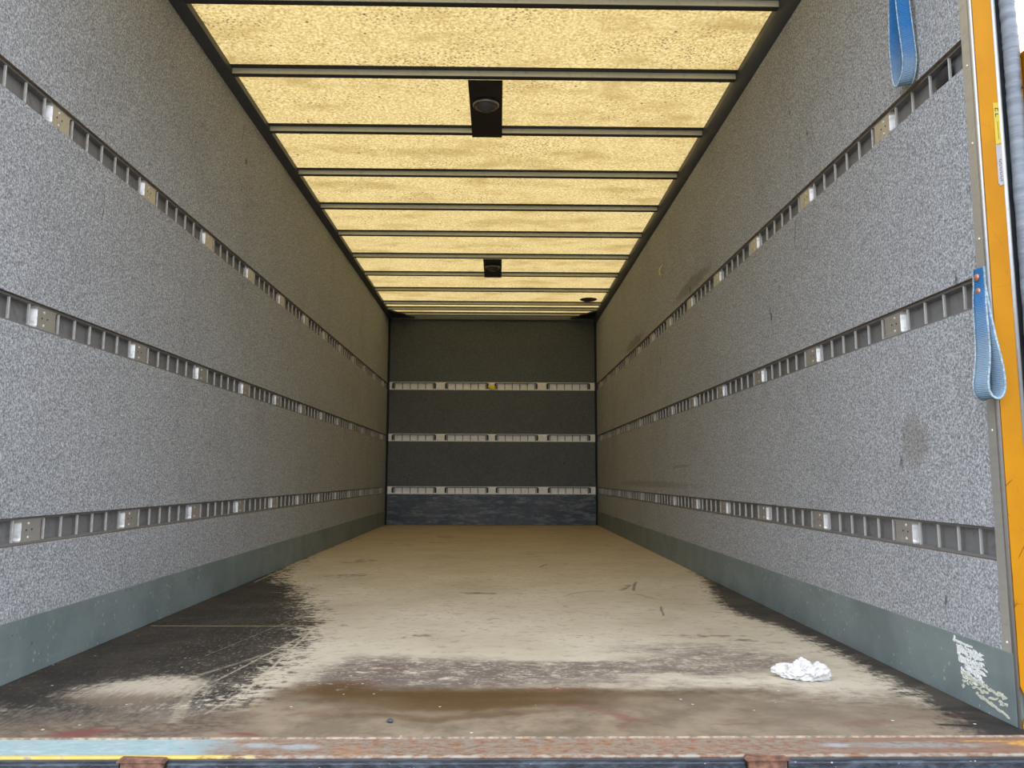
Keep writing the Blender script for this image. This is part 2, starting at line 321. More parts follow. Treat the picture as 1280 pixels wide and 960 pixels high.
# orange-yellow frame paint
k = NT('orange_frame_paint'); o = k.obj(); P1 = k.xyz(o)
b = k.noise(o, 6, 4, .6); c = k.mix(k.step(b, .3, .7), (.42, .170, .002), (.48, .205, .003))
lo_ = k.sub(1.0, k.step(P1[2], .5, .9))
vd = k.voro(k.scale(o, (1.3, 1, .7), rot=(0, .5, 0)), 16, 'DISTANCE_TO_EDGE'); crk = k.mul(k.sub(1.0, k.step(vd, .008, .02)), k.step(k.noise(o, 9, 2), .50, .58))
c = k.mix(k.mul(crk, k.add(.12, k.mul(lo_, .7))), c, (.07, .028, .006))
sp = k.step(k.noise(k.scale(o, (30, 30, 18), rot=(0, .9, 0)), 1, 5, .7), .66, .72); c = k.mix(k.mul(sp, .5), c, (.20, .075, .006))
M['orange'] = k.bsdf(c, .55, 0, None, .15)
k = NT('chipped_orange_rust'); o = k.obj(); b = k.noise(k.scale(o, (20, 20, 9)), 1, 5, .7)
c = k.mix(k.step(b, .5, .62), (.42, .19, .03), (.14, .055, .025)); M['orange_rust'] = k.bsdf(c, .6)
M['post_alu'] = brushed('grey_aluminium_post', (.50, .49, .46), .42, .6, (.15, .14, .12), .3)
M['edge_alu'] = brushed('polished_edge', (.42, .42, .41), .4, .6, (.3, .28, .25), .3)
k = NT('wrinkled_grey_rubber'); o = k.obj(); z_ = k.noise(k.scale(o, (8, 8, 60)), 1, 4, .6); z2 = k.noise(k.scale(o, (20, 20, 14)), 1, 3)
c = k.mix(k.step(z_, .3, .7), (.13, .15, .175), (.21, .235, .265)); M['rubber'] = k.bsdf(c, .5, 0, k.bump(k.add(z_, z2), .5, .006))
# webbing
def webbing(name, z_mid, zr):
    k = NT(name); o = k.obj(); P1 = k.xyz(o)
    wv = k.n('ShaderNodeTexWave'); wv.wave_type = 'BANDS'; wv.bands_direction = 'Z'; k.put(wv.inputs[0], o)
    wv.inputs['Scale'].default_value = 75; wv.inputs['Distortion'].default_value = .6
    base = k.mix(wv.outputs['Fac'], (.010, .095, .27), (.022, .18, .44))
    fade = k.sub(1.0, k.step(k.add(P1[2], k.mul(k.sub(k.noise(o, 20, 4), .5), .12)), z_mid - zr, z_mid + zr))
    c = k.mix(k.mul(fade, .72), base, k.mix(k.noise(o, 160, 3, .7), (.13, .20, .25), (.32, .37, .37)))
    return k.bsdf(c, .85, 0, k.bump(wv.outputs['Fac'], .5, .003))
M['strap_up'] = webbing('blue_webbing_hung_high', -.43, .10)
M['strap_low'] = webbing('blue_webbing_faded', -.13, .10)
M['strap_edge'] = plain('frayed_pale_edge', (.28, .36, .40), .9, 0, .4, 150)
M['copper'] = plain('copper_rivet', (.42, .20, .13), .4, .6, .3)
M['paper'] = plain('white_tissue', (.60, .585, .575), .9, 0, .05, 40)
M['white_flake'] = plain('worn_white_vinyl', (.72, .74, .72), .7, 0, .25, 200)
M['cream_flake'] = plain('yellowed_glue', (.56, .56, .44), .7, 0, .25, 200)
M['yellow_tag'] = plain('bright_yellow_plastic', (.92, .80, .03), .4)
M['cream_strap'] = plain('pale_yellow_strap', (.85, .74, .36), .7)
M['yellow_sticker'] = plain('yellow_vinyl', (.50, .37, .008), .45, 0, .05)
M['grey_sticker'] = plain('grey_vinyl', (.36, .33, .33), .5, 0, .1)
M['ink'] = plain('dark_ink', (.05, .045, .04), .6)
M['brown_vent'] = plain('brown_vent_cover', (.10, .045, .028), .6)
k = NT('smoked_glass'); M['lens'] = k.bsdf((.16, .155, .15), .12, 0, None, .6, **{'Transmission Weight': .45, 'IOR': 1.45})
M['chrome'] = plain('dull_chrome_ring', (.40, .38, .36), .3, .9)
M['pebble'] = plain('dark_stone', (.05, .05, .055), .8, 0, .4, 200)

# ------------------------------------------------------------------ mesh helpers
def link(name, bm, mats, parent=None, smooth=False, loc=None):
    me = bpy.data.meshes.new(name); bm.normal_update(); bm.to_mesh(me); bm.free()
    if not isinstance(mats, (list, tuple)): mats = [mats]
    for m in mats: me.materials.append(m)
    if smooth:
        for p in me.polygons: p.use_smooth = True
    return place(name, me, parent, loc)
def place(name, me, parent=None, loc=None):
    o = bpy.data.objects.new(name, me); COL.objects.link(o)
    if parent is not None: o.parent = parent
    if loc is not None: o.location = loc
    return o
def tag(o, label, cat, group=None, kind=None):
    o['label'] = label; o['category'] = cat
    if group: o['group'] = group
    if kind: o['kind'] = kind
    return o
def empty(name, loc, rz=0.0):
    o = bpy.data.objects.new(name, None); COL.objects.link(o); o.location = loc; o.rotation_euler = (0, 0, rz); o.empty_display_size = .05
    return o
def box(bm, x0, x1, y0, y1, z0, z1, bev=0.0, mi=0):
    r = bmesh.ops.create_cube(bm, size=1.0, matrix=Matrix.Translation(((x0 + x1) / 2, (y0 + y1) / 2, (z0 + z1) / 2)) @ Matrix.Diagonal((abs(x1 - x0), abs(y1 - y0), abs(z1 - z0), 1)))
    vs = r['verts']; fs = list({f for v_ in vs for f in v_.link_faces})
    for f in fs: f.material_index = mi
    if bev:
        es = list({e for v_ in vs for e in v_.link_edges})
        bmesh.ops.bevel(bm, geom=es, offset=bev, segments=2, affect='EDGES', profile=.5)
    return fs
def prism(bm, prof, a0, a1, fn, mi=0):
    """closed 2-D profile swept straight from a0 to a1; fn(p, q, a) -> xyz"""
    n = len(prof)
    A = [bm.verts.new(fn(p, q, a0)) for p, q in prof]; B = [bm.verts.new(fn(p, q, a1)) for p, q in prof]
    fs = [bm.faces.new((A[i], A[(i + 1) % n], B[(i + 1) % n], B[i])) for i in range(n)]
    fs += [bm.faces.new(A[::-1]), bm.faces.new(B)]
    for f in fs: f.material_index = mi
    bmesh.ops.recalc_face_normals(bm, faces=fs)
    return fs
def lathe(bm, prof, seg=32, centre=(0, 0, 0), mi=0):
    rings = []
    for r, z in prof:
        if r < 1e-6: rings.append([bm.verts.new((centre[0], centre[1], centre[2] + z))])
        else: rings.append([bm.verts.new((centre[0] + r * math.cos(2 * PI * i / seg), centre[1] + r * math.sin(2 * PI * i / seg), centre[2] + z)) for i in range(seg)])
    fs = []
    for a, b in zip(rings, rings[1:]):
        for i in range(seg):
            j = (i + 1) % seg
            if len(a) == 1 and len(b) == 1: continue
            if len(a) == 1: fs.append(bm.faces.new((a[0], b[i], b[j])))
            elif len(b) == 1: fs.append(bm.faces.new((a[i], b[0], a[j])))
            else: fs.append(bm.faces.new((a[i], b[i], b[j], a[j])))
    for f in fs: f.material_index = mi
    bmesh.ops.recalc_face_normals(bm, faces=fs)
def catmull(pts, n=6):
    out = []; P = [Vector(p) for p in pts]
    for i in range(len(P) - 1):
        p0, p1, p2, p3 = P[max(i - 1, 0)], P[i], P[i + 1], P[min(i + 2, len(P) - 1)]
        for j in range(n):
            t = j / n
            out.append(.5 * ((2 * p1) + (p2 - p0) * t + (2 * p0 - 5 * p1 + 4 * p2 - p3) * t * t + (3 * p1 - p0 - 3 * p2 + p3) * t ** 3))
    out.append(P[-1]); return out
def ribbon(bm, path, wid, thick, wdir, mi=0):
    """flat strap swept along path, wdir(i, t) gives the across direction"""
    n = len(path); rows = []
    for i, p in enumerate(path):
        tg = (path[min(i + 1, n - 1)] - path[max(i - 1, 0)]).normalized()
        wv = wdir(i, i / (n - 1)); wv = (wv - tg * wv.dot(tg)).normalized(); nn = tg.cross(wv).normalized()
        ww = wid(i / (n - 1)) if callable(wid) else wid
        rows.append([bm.verts.new(p + wv * (s * ww / 2) + nn * (q * thick / 2)) for s, q in ((-1, -1), (-.5, -1), (0, -1), (.5, -1), (1, -1), (1, 1), (.5, 1), (0, 1), (-.5, 1), (-1, 1))])
    fs = []
    for a, b in zip(rows, rows[1:]):
        for i in range(10):
            fs.append(bm.faces.new((a[i], a[(i + 1) % 10], b[(i + 1) % 10], b[i])))
    fs += [bm.faces.new(rows[0][::-1]), bm.faces.new(rows[-1])]
    for f in fs: f.material_index = mi
    bmesh.ops.recalc_face_normals(bm, faces=fs)

# ------------------------------------------------------------------ the truck body
BIG = .10
bm = bmesh.new(); box(bm, XL - BIG, XR + .02, 1.745, YB + .1, -.03, 0)
o = link('floor', bm, M['floor']); tag(o, 'worn plywood load floor with black film remnants and brown stains', 'floor', kind='structure')

def side_wall(name, X, s, label, y0):
    """s = +1 for the wall whose inside faces +x"""
    bm = bmesh.new()
    xo = X - s * .032
    box(bm, min(xo, X - s * BIG), max(xo, X - s * BIG), y0, YB + .1, -.03, 2.50)
    zs = [.158] + [z + d for z in RAIL_Z for d in (-RH - .001, RH + .001)] + [2.45]
    for a, b in zip(zs[0::2], zs[1::2]):
        for f in box(bm, min(xo, X), max(xo, X), y0, YB, a, b): 
            pass
    bm.normal_update()
    for f in bm.faces:
        if abs(f.normal.z) > .9: f.material_index = 1
    o = link(name, bm, [M['carpet'], M['ply_edge']]); return tag(o, label, 'wall', kind='structure')
side_wall('wall_left', XL, 1, 'grey carpeted side wall with three tie-down rails, opposite the blue straps', 1.70)
side_wall('wall_right', XR, -1, 'grey carpeted side wall behind the two blue straps', Y0 + .043)

bm = bmesh.new()
box(bm, XL - .032, XR + .032, YB + .03, YB + .1, 0, 2.5)
BZ = ((.396, .0435), (1.006, .0435), (1.613, .046))
zs = [.352]
zl = [(.439, .962), (1.050, 1.566), (1.660, 2.45)]
box(bm, XL - .03, XR + .03, YB, YB + .03, 0, .352)
for a, b in zl: box(bm, XL - .03, XR + .03, YB, YB + .03, a, b)
o = link('wall_back', bm, M['back_carpet']); tag(o, 'charcoal carpeted end wall with three bright rails', 'wall', kind='structure')
bm = bmesh.new(); box(bm, XL + .012, XR - .012, YB - .012, YB, 0, .350, .003)
o = link('baseboard_back', bm, M['kick']); tag(o, 'scuffed navy kick panel along the foot of the end wall', 'kick panel', kind='structure')
for nm, X, s, y0, lb in (('baseboard_left', XL, 1, 1.70, 'grey-green painted skirting with white specks, opposite the blue straps'), ('baseboard_right', XR, -1, Y0 + .006, 'grey-green painted skirting carrying the torn white sticker')):
    bm = bmesh.new(); box(bm, min(X - s * .03, X + s * .0035), max(X - s * .03, X + s * .0035), y0, YB - .012, 0, .160, .0015)
    o = link(nm, bm, M['skirting']); tag(o, lb, 'skirting', kind='structure')

# roof
bm = bmesh.new(); box(bm, XL - BIG, XR + BIG, 1.70, YB + .1, ZC, ZC + .002)
bmesh.ops.delete(bm, geom=[f for f in bm.faces if f.normal.z > -.9], context='FACES')
o = link('ceiling', bm, M['roof']); tag(o, 'mottled yellow translucent roof sheet letting daylight through', 'roof', kind='structure')

# dark cant rail along both tops, quarter-round towards the room
n_trim = 1
for s, X, zl_, lb in ((1, XL, 2.406, 'dark grey cant rail under the roof, opposite the blue straps'), (-1, XR, 2.371, 'dark grey cant rail under the roof, above the blue straps')):
    wv = .046 if s > 0 else .036
    prof = [(-.02, zl_ - .004), (0.003, zl_)]
    for i in range(1, 9):
        a = i / 8 * PI / 2
        prof.append((.003 + (wv - .003) * (math.sin(a) * .35 + .65 * i / 8), zl_ + (2.428 - zl_) * ((1 - math.cos(a)) * .35 + .65 * i / 8)))
    prof += [(wv, ZC - .001), (-.02, ZC - .001)]
    bm = bmesh.new(); prism(bm, prof, 1.72, YB, lambda p, q, a: (X + s * p, a, q))
    o = link('trim_%d' % n_trim, bm, M['charcoal_paint']); tag(o, lb, 'trim', kind='structure'); n_trim += 1
# head trim over the end wall, corner strips and gussets
bm = bmesh.new(); box(bm, XL + .02, XR - .02, YB - .022, YB, 2.405, 2.458, .004)
o = link('trim_3', bm, plain('grey_head_metal', (.15, .16, .175), .45, .3)); tag(o, 'grey metal head strip over the end wall', 'trim', kind='structure')
for s, X, lb in ((1, XL, 'navy corner strip at the end wall, opposite the blue straps'), (-1, XR, 'navy corner strip at the end wall on the blue strap side')):
    bm = bmesh.new(); prism(bm, [(0, 0), (.045, 0), (.045, .012), (.012, .045), (0, .045)], .0, 2.44, lambda p, q, a: (X + s * p * .5, YB - q * .9, a))
    o = link('trim_%d' % (4 if s > 0 else 5), bm, M['navy_paint']); tag(o, lb, 'trim', kind='structure')
for s, X, lb in ((1, XL, 'small black corner gusset under the roof, opposite the blue straps'), (-1, XR, 'small black corner gusset under the roof on the blue strap side')):
    bm = bmesh.new(); prism(bm, [(.04, 8.72), (.09, 8.82), (.20, 9.0), (.32, YB), (.04, YB)], 2.425, 2.440, lambda p, q, a: (X + s * p, q, a))
    o = link('trim_%d' % (6 if s > 0 else 7), bm, M['black_plastic']); tag(o, lb, 'trim', kind='structure')

# ------------------------------------------------------------------ roof beams
ORD = ('first', 'second', 'third', 'fourth', 'fifth', 'sixth', 'seventh', 'eighth', 'ninth', 'tenth', 'eleventh', 'twelfth')
BEAM_Y = (2.935, 3.512, 4.128, 4.746, 5.364, 5.980, 6.601, 7.205, 7.824, 8.442, 8.728, 9.02)
def beam_meshes():
    x0, x1 = XL + .035, XR - .035
    b1 = bmesh.new()
    prism(b1, [(0, ZC - .0005), (0, 2.432), (.002, 2.430), (.026, 2.430), (.028, 2.432), (.028, ZC - .0005)], x0, x1, lambda p, q, a: (a, p, q - 2.43))
    b2 = bmesh.new(); prism(b2, [(-.030, ZC - .0005), (-.030, ZC - .004), (-.0005, ZC - .004), (-.0005, ZC - .0005)], x0, x1, lambda p, q, a: (a, p, q - 2.43))
    b3 = bmesh.new(); prism(b3, [(.0285, ZC - .0005), (.0285, ZC - .004), (.060, ZC - .004), (.060, ZC - .0005)], x0, x1, lambda p, q, a: (a, p, q - 2.43))
    b4 = bmesh.new(); prism(b4, [(.0015, -.0035), (.0275, -.0035), (.0275, -.0002), (.0015, -.0002)], x0, x1, lambda p, q, a: (a, p, q))  # added dark strip painting the shade on the beam's underside
    return b1, b2, b3, b4
bms = beam_meshes(); meshes = []
for b, m_, nm in zip(bms, ('beam', 'shade_dark', 'shade_dark', 'shade_dark'), ('channel', 'flange', 'flange', 'under_shade')):  # dark flanges: shade on their downward faces is put into the colour
    me = bpy.data.meshes.new(nm); b.normal_update(); b.to_mesh(me); b.free(); me.materials.append(M[m_]); meshes.append((nm, me))
for i, y in enumerate(BEAM_Y):
    e = empty('roof_beam', (0, y, 2.43))
    tag(e, ('%s grey roof beam in from the doorway, spanning the yellow roof sheet' % ORD[i]) if i < 10 else 'grey roof beam close to the end wall, %s from the doorway' % ORD[i], 'beam', 'roof beams')
    for nm, me in meshes: place(nm, me, e)

# ------------------------------------------------------------------ tie-down rails
# local frame of a rail: x along the rail, z up, -y out into the room, y = 0 the face
PER, T0 = .605, 2.312          # pattern period, first full trough start (world y on the side walls)
def rail_channel(x0, x1, hh, depth):
    bm = bmesh.new(); lip = hh - .031 if hh < .04 else hh - .033; t = .002
    prof = [(0, hh), (0, hh - lip), (depth, hh - lip - .002), (depth, -(hh - lip - .002)), (0, -(hh - lip)), (0, -hh), (depth + t, -hh), (depth + t, hh)]
    prism(bm, prof, x0, x1, lambda p, q, a: (a, p, q)); return bm
def plate_mesh(x0, x1, depth, h=.0312, ramp=.010, e0=True, e1=True):
    r = .011; pts = []
    def corner(cx, sx, sz):
        return [(cx - sx * r * math.cos(a), sz * (h - r + r * math.sin(a))) for a in [i / 5 * PI / 2 for i in range(6)]]
    # flared corners: the troughs have rounded ends
    lo_l = [(x0 - r + r * (1 - math.cos(a)) * 0 + (r - r * math.sin(a)) * 0, 0) for a in ()]
    def flare(x, sx, sz):
        return [(x + sx * r * (1 - math.sin(a)), sz * (h - r + r * (1 - math.cos(a)))) for a in [i / 6 * PI / 2 for i in range(7)]]
    L0 = [(x0 - r * (1 - math.cos(i / 6 * PI / 2)), (h - r) + r * math.sin(i / 6 * PI / 2)) for i in range(7)]       # up at x0 going outwards
    R0 = [(x1 + r * (1 - math.cos(i / 6 * PI / 2)), (h - r) + r * math.sin(i / 6 * PI / 2)) for i in range(7)]
    outline = ([(a, b) for a, b in R0] if e1 else [(x1, h)])
    outline = outline + ([(a, b) for a, b in reversed(L0)] if e0 else [(x0, h)])
    outline = outline + ([(a, -b) for a, b in L0] if e0 else [(x0, -h)])
    outline = outline + ([(a, -b) for a, b in reversed(R0)] if e1 else [(x1, -h)])
    bm = bmesh.new(); n = len(outline); mid = (x0 + x1) / 2
    A = [bm.verts.new((a, -.0004, b)) for a, b in outline]
    B = [bm.verts.new((a + (ramp if a > mid else -ramp) * (1 if ((a > mid and e1) or (a <= mid and e0)) else 0), depth, b)) for a, b in outline]
    bm.faces.new(A); bm.faces.new(B[::-1])
    for i in range(n): bm.faces.new((A[i], A[(i + 1) % n], B[(i + 1) % n], B[i]))
    bmesh.ops.recalc_face_normals(bm, faces=bm.faces[:]); return bm
def bar_mesh(depth, h=.0305, wd=.0042):
    bm = bmesh.new(); box(bm, -wd / 2, wd / 2, -.001, depth, -h, h, .0012); return bm
def mesh_of(name, bm, m_):
    me = bpy.data.meshes.new(name); bm.normal_update(); bm.to_mesh(me); bm.free(); me.materials.append(m_); return me
DEP = .020
ME_PLATE = mesh_of('plate', plate_mesh(-.0455, .0455, DEP), M['alu'])
ME_BAR = mesh_of('bar', bar_mesh(.0065, wd=.0046), M['alu_bar'])
b = bmesh.new(); bmesh.ops.create_uvsphere(b, u_segments=10, v_segments=6, radius=.0042, matrix=Matrix.Diagonal((1, .5, 1, 1)))
ME_RIVET = mesh_of('rivet', b, M['rivet'])
b = bmesh.new(); bmesh.ops.create_cone(b, cap_ends=True, segments=10, radius1=.0028, radius2=.0028, depth=.0008, matrix=Matrix.Rotation(PI / 2, 4, 'X'))
ME_HOLE = mesh_of('hole', b, M['hole'])
def side_rail(X, s, z, label):
    """u = world y; local x = u on the wall facing +x, -u on the wall facing -x"""
    e = empty('tie_down_rail', (X - s * .010, 0, z), s * PI / 2)
    tag(e, label, 'rail', 'tie-down rails on the side walls')
    ya, yb_ = (1.71 if s > 0 else Y0 + .043), YB - .002
    f = (lambda u: u) if s > 0 else (lambda u: -u)
    a, b_ = sorted((f(ya), f(yb_)))
    link('channel', rail_channel(a, b_, RH, DEP), M['alu_trough'], e)
    k_ = -2
    while True:
        t0 = T0 + PER * k_
        pc = t0 - .0465
        if ya + .05 < pc < yb_ - .05:
            p = place('plate', ME_PLATE, e, (f(pc), 0, 0))
            if pc < 5.0:
                for dx, dz in ((-.012, .019), (-.012, -.019)):
                    place('rivet', ME_RIVET, p, (f(dx), -.0006, dz))
                if pc < 3.2:
                    for dx, dz in ((-.022, .001), (.004, .002)): place('hole', ME_HOLE, p, (f(dx), -.0006, dz))
        for j in range(6):
            u = t0 + .018 + .0915 * j
            if ya + .012 < u < yb_ - .01: place('bar', ME_BAR, e, (f(u), 0, 0))
        k_ += 1
        if t0 > YB: break
    return e
LV = ('lowest', 'middle', 'topmost')
for i, z in enumerate(RAIL_Z):
    side_rail(XL, 1, z, '%s slotted aluminium rail on the carpeted side wall opposite the blue straps' % LV[i])
for i, z in enumerate(RAIL_Z):
    side_rail(XR, -1, z, '%s slotted aluminium rail on the side wall with the blue straps' % LV[i])
# end-wall rails
TR = ((((-1.235, -.715), (-.622, -.112), (-.030, .472), (.575, 1.080))), (((-1.246, -.727), (-.630, -.114), (-.042, .466), (.568, 1.078))), (((-1.254, -.735), (-.632, -.116), (-.050, .460), (.562, 1.082))))
for i, (z, hh) in enumerate(BZ):
    e = empty('tie_down_rail', (0, YB - .002, z), 0)
    tag(e, '%s bright slotted rail across the charcoal end wall%s' % (LV[i], (' just above the navy kick panel', '', ' holding the yellow tag')[i]), 'rail', 'tie-down rails on the end wall')
    tr = TR[::-1][i] if False else TR[i]
    xa, xb_ = XL + .013, XR - .013
    link('channel', rail_channel(xa, xb_, hh, DEP), M['alu_back'], e)
    ends = [(xa, tr[0][0])] + [(a[1], b_[0]) for a, b_ in zip(tr, tr[1:])] + [(tr[-1][1], xb_)]
    for j, (a, b_) in enumerate(ends):
        link('plate', plate_mesh(a, b_, DEP, hh - .006, .006, j > 0, j < len(ends) - 1), M['alu_back'], e)
    mb = mesh_of('bar', bar_mesh(.011, hh - .0065, .007), M['dark_steel'])  # dark bars: their shaded look is put into the colour
    for a, b_ in tr:
        for q in range(6): place('bar', mb, e, (a + .034 + (b_ - a - .068) * q / 5, 0, 0))
        for sx, xx in ((1, a), (-1, b_)):
            hz = hh - .0125; pr = [(0, hz), (.012, hz), (.016, hz - .004)] + [(.022 + .004 * math.cos(t * PI), 0 + (hz - .010) * math.cos(t * PI)) for t in ()] + [(.016, -hz + .004), (.012, -hz), (0, -hz), (-.006, -hz + .008), (-.006, hz - .008)]
            bm = bmesh.new(); prism(bm, pr, -.0022, .008, lambda p, q_, a_: (xx + sx * (p + .008), a_, q_)); link('end_shade', bm, M['shade_dark'], e)  # added dark pieces painting the shade at the trough ends
        bm = bmesh.new(); box(bm, a + .012, b_ - .012, -.0016, .004, hh - .014, hh - .0055); link('lip_shade', bm, M['shade_dark'], e)  # added dark strip painting the shadow under the top lip
# ------------------------------------------------------------------ roof lamps, vent
def roof_lamp(x0, x1, ya, yb_, label):
    cx, cy = (x0 + x1) / 2, (ya + yb_) / 2 - .052
    e = empty('roof_lamp', (cx, cy, 2.42)); tag(e, label, 'lamp', 'roof lamps')
    bm = bmesh.new(); hw = (x1 - x0) / 2
    # plate between two beams, its far end wrapping under the next beam
    prof = [(ya - cy + .030, .006), (yb_ - cy - .006, .006), (yb_ - cy - .004, .003), (yb_ - cy + .030, .003), (yb_ - cy + .034, .006), (yb_ - cy + .034, -.001), (yb_ - cy - .010, -.001), (yb_ - cy - .014, .001), (ya - cy + .030, .001)]
    prism(bm, prof, -hw, hw, lambda p, q, a: (a, p, q)); link('mounting_plate', bm, M['black_plastic'], e)
    bm = bmesh.new(); lathe(bm, [(.050, .001), (.066, .001), (.066, -.012), (.063, -.016), (.056, -.016), (.053, -.010), (.050, .001)], 40)
    link('ring', bm, M['chrome'], e, True)
    bm = bmesh.new(); lathe(bm, [(.054, -.010), (.051, -.022), (.041, -.031), (.026, -.037), (.012, -.039), (0, -.0395)], 40)
    link('lens', bm, M['lens'], e, True)
    bm = bmesh.new(); lathe(bm, [(0, -.020), (.008, -.018), (.011, -.008), (.011, 0), (0, 0)], 16); link('bulb', bm, M['chrome'], e, True)
roof_lamp(-.153, .012, 3.512, 4.128, 'round smoked roof lamp on a black plate between second and third beams')
roof_lamp(-.139, .022, 6.601, 7.205, 'round smoked roof lamp on a black plate, deeper in the truck')
bm = bmesh.new(); lathe(bm, [(0, ZC), (.092, ZC), (.092, 2.457), (.086, 2.453), (.070, 2.453), (.066, 2.456), (.040, 2.455), (0, 2.454)], 36, (.966, 8.30, 0))
tag(link('roof_vent', bm, M['brown_vent'], None, True), 'round brown vent set into the roof sheet near the end wall', 'vent')

# ------------------------------------------------------------------ door frame at the doorway
e = empty('door_frame_post', (XR - .002, Y0, 0)); tag(e, 'door post with orange painted face and aluminium edges beside the blue straps', 'door frame')
ex = lambda bm: bm
bm = bmesh.new(); box(bm, 0, .055, .006, .043, 0, 2.46, .001); link('inner_face', bm, M['post_alu'], e)
bm = bmesh.new(); prism(bm, [(-.0005, .010), (-.0012, .004), (-.0004, .0), (.002, -.0012), (.0045, -.0004), (.0045, .010)], 0, 2.46, lambda p, q, a: (p, q, a)); link('inner_edge', bm, M['edge_alu'], e, True)
bm = bmesh.new(); zz = -.10; random.seed(3); rows = []
N = 120
for i in range(N + 1):
    z = -.10 + 2.56 * i / N; low = max(0, 1 - z / .40)
    xi = .0065 + (abs(mnoise.noise((0, 0, z * 38))) * .007 * low) + (.010 * low if .02 < z < .09 else 0)
    rows.append([bm.verts.new((xi, .006, z)), bm.verts.new((xi, 0, z)), bm.verts.new((.053, 0, z)), bm.verts.new((.053, .006, z))])
for a, b_ in zip(rows, rows[1:]):
    for i in range(4): bm.faces.new((a[i], a[(i + 1) % 4], b_[(i + 1) % 4], b_[i]))
bm.faces.new(rows[0]); bm.faces.new(rows[-1][::-1]); bmesh.ops.recalc_face_normals(bm, faces=bm.faces[:])
link('painted_face', bm, M['orange'], e)
bm = bmesh.new(); prism(bm, [(.053, .008), (.053, -.001), (.056, -.003), (.060, -.003), (.063, -.001), (.063, .008)], -.1, 2.46, lambda p, q, a: (p, q, a)); link('outer_edge', bm, M['edge_alu'], e, True)
for z in (1.36, 1.56, .66, .18, .92, 1.12):
    bm = bmesh.new(); bmesh.ops.create_uvsphere(bm, u_segments=10, v_segments=6, radius=.0035, matrix=Matrix.Translation((-.0002, .026, z)) @ Matrix.Diagonal((.5, 1, 1, 1))); link('screw', bm, M['rivet'], e, True)
# rubber seal
bm = bmesh.new(); rows = []; N = 220
for i in range(N + 1):
    z = .35 + 2.1 * i / N; ring = []
    for j in range(14):
        a = 2 * PI * j / 14
        r = .018 * (1 + .05 * math.sin(z * 420 + 2 * math.sin(z * 30)) * (1 if z > 1.45 else .25) + .12 * mnoise.noise((math.cos(a), math.sin(a), z * 16)))
        ring.append(bm.verts.new((1.241 + r * math.cos(a) * .92, 1.778 + r * math.sin(a), z)))
    rows.append(ring)
for a, b_ in zip(rows, rows[1:]):
    for i in range(14): bm.faces.new((a[i], a[(i + 1) % 14], b_[(i + 1) % 14], b_[i]))
bm.faces.new(rows[0][::-1]); bm.faces.new(rows[-1])
sl = link('door_seal', bm, M['rubber'], None, True); tag(sl, 'wrinkled grey rubber door seal running up outside the orange post', 'seal')
bm = bmesh.new(); box(bm, XR + .064, XR + .098, 1.798, 1.83, -.1, 2.46); link('carrier_strip', bm, M['dark_steel'], sl)
# outer hinge side: dark strip, rusty orange bar, orange panel
e = empty('rear_door', (1.266, 1.812, .8)); tag(e, 'orange door edge with chipped rusty hinge strip outside the rubber seal', 'door')
bm = bmesh.new(); box(bm, .0, .023, .007, .03, .3, 1.70, .003); link('dark_strip', bm, M['dark_steel'], e)
bm = bmesh.new(); box(bm, .0, .016, -.012, .006, -.4, .840, .004); link('hinge_strip', bm, M['orange_rust'], e)
bm = bmesh.new(); box(bm, .018, .065, -.10, .02, -.9, .795, .006); link('door_panel', bm, M['orange'], e)
for z in (.62, .70, .78):
    bm = bmesh.new(); bmesh.ops.create_uvsphere(bm, u_segments=10, v_segments=8, radius=.005, matrix=Matrix.Translation((.008, -.013, z))); link('bolt', bm, M['rust'], e, True)
# stickers on the orange post
def strokes(rects, x, y, z, parent):
    bm = bmesh.new()
    for a, b_, c_, d in rects: box(bm, x + a, x + b_, y - .0006, y, z + c_, z + d)
    return link('print', bm, M['ink'], parent)
YS = Y0 - .0008
e = empty('yellow_sticker', (1.2005, YS, 1.40)); tag(e, 'narrow yellow sticker with dark print on the orange post', 'sticker')
bm = bmesh.new(); prism(bm, [(-.0075, .052), (.0065, .052), (.007, -.047), (.0055, -.050), (-.0075, -.054)], -.0004, .0004, lambda p, q, a: (p, a, q)); link('label_sheet', bm, M['yellow_sticker'], e)
strokes([(-.004, .004, .036, .0385), (-.004, -.002, .029, .0385), (.002, .004, .031, .0385), (-.004, .004, .022, .0245), (-.004, -.002, .015, .0245), (.0, .0012, -.04, .005)], 0, 0, 0, e)
e = empty('grey_sticker', (1.2005, YS, 1.295)); tag(e, 'narrow grey sticker with tiny dark lettering below the yellow sticker', 'sticker')
bm = bmesh.new(); prism(bm, [(-.008, .050), (.006, .052), (.0065, .0), (.0045, -.048), (-.004, -.052), (-.008, -.045), (-.0075, .0)], -.0004, .0004, lambda p, q, a: (p, a, q)); link('label_sheet', bm, M['grey_sticker'], e)
random.seed(5); rc = []
for i in range(11):
    z = .012 - i * .0052; rc += [(-.0025, .0025, z, z + .0012), (-.0025 if i % 2 else .0008, -.001 if i % 2 else .0025, z, z + .0034)]
strokes(rc, 0, 0, 0, e)

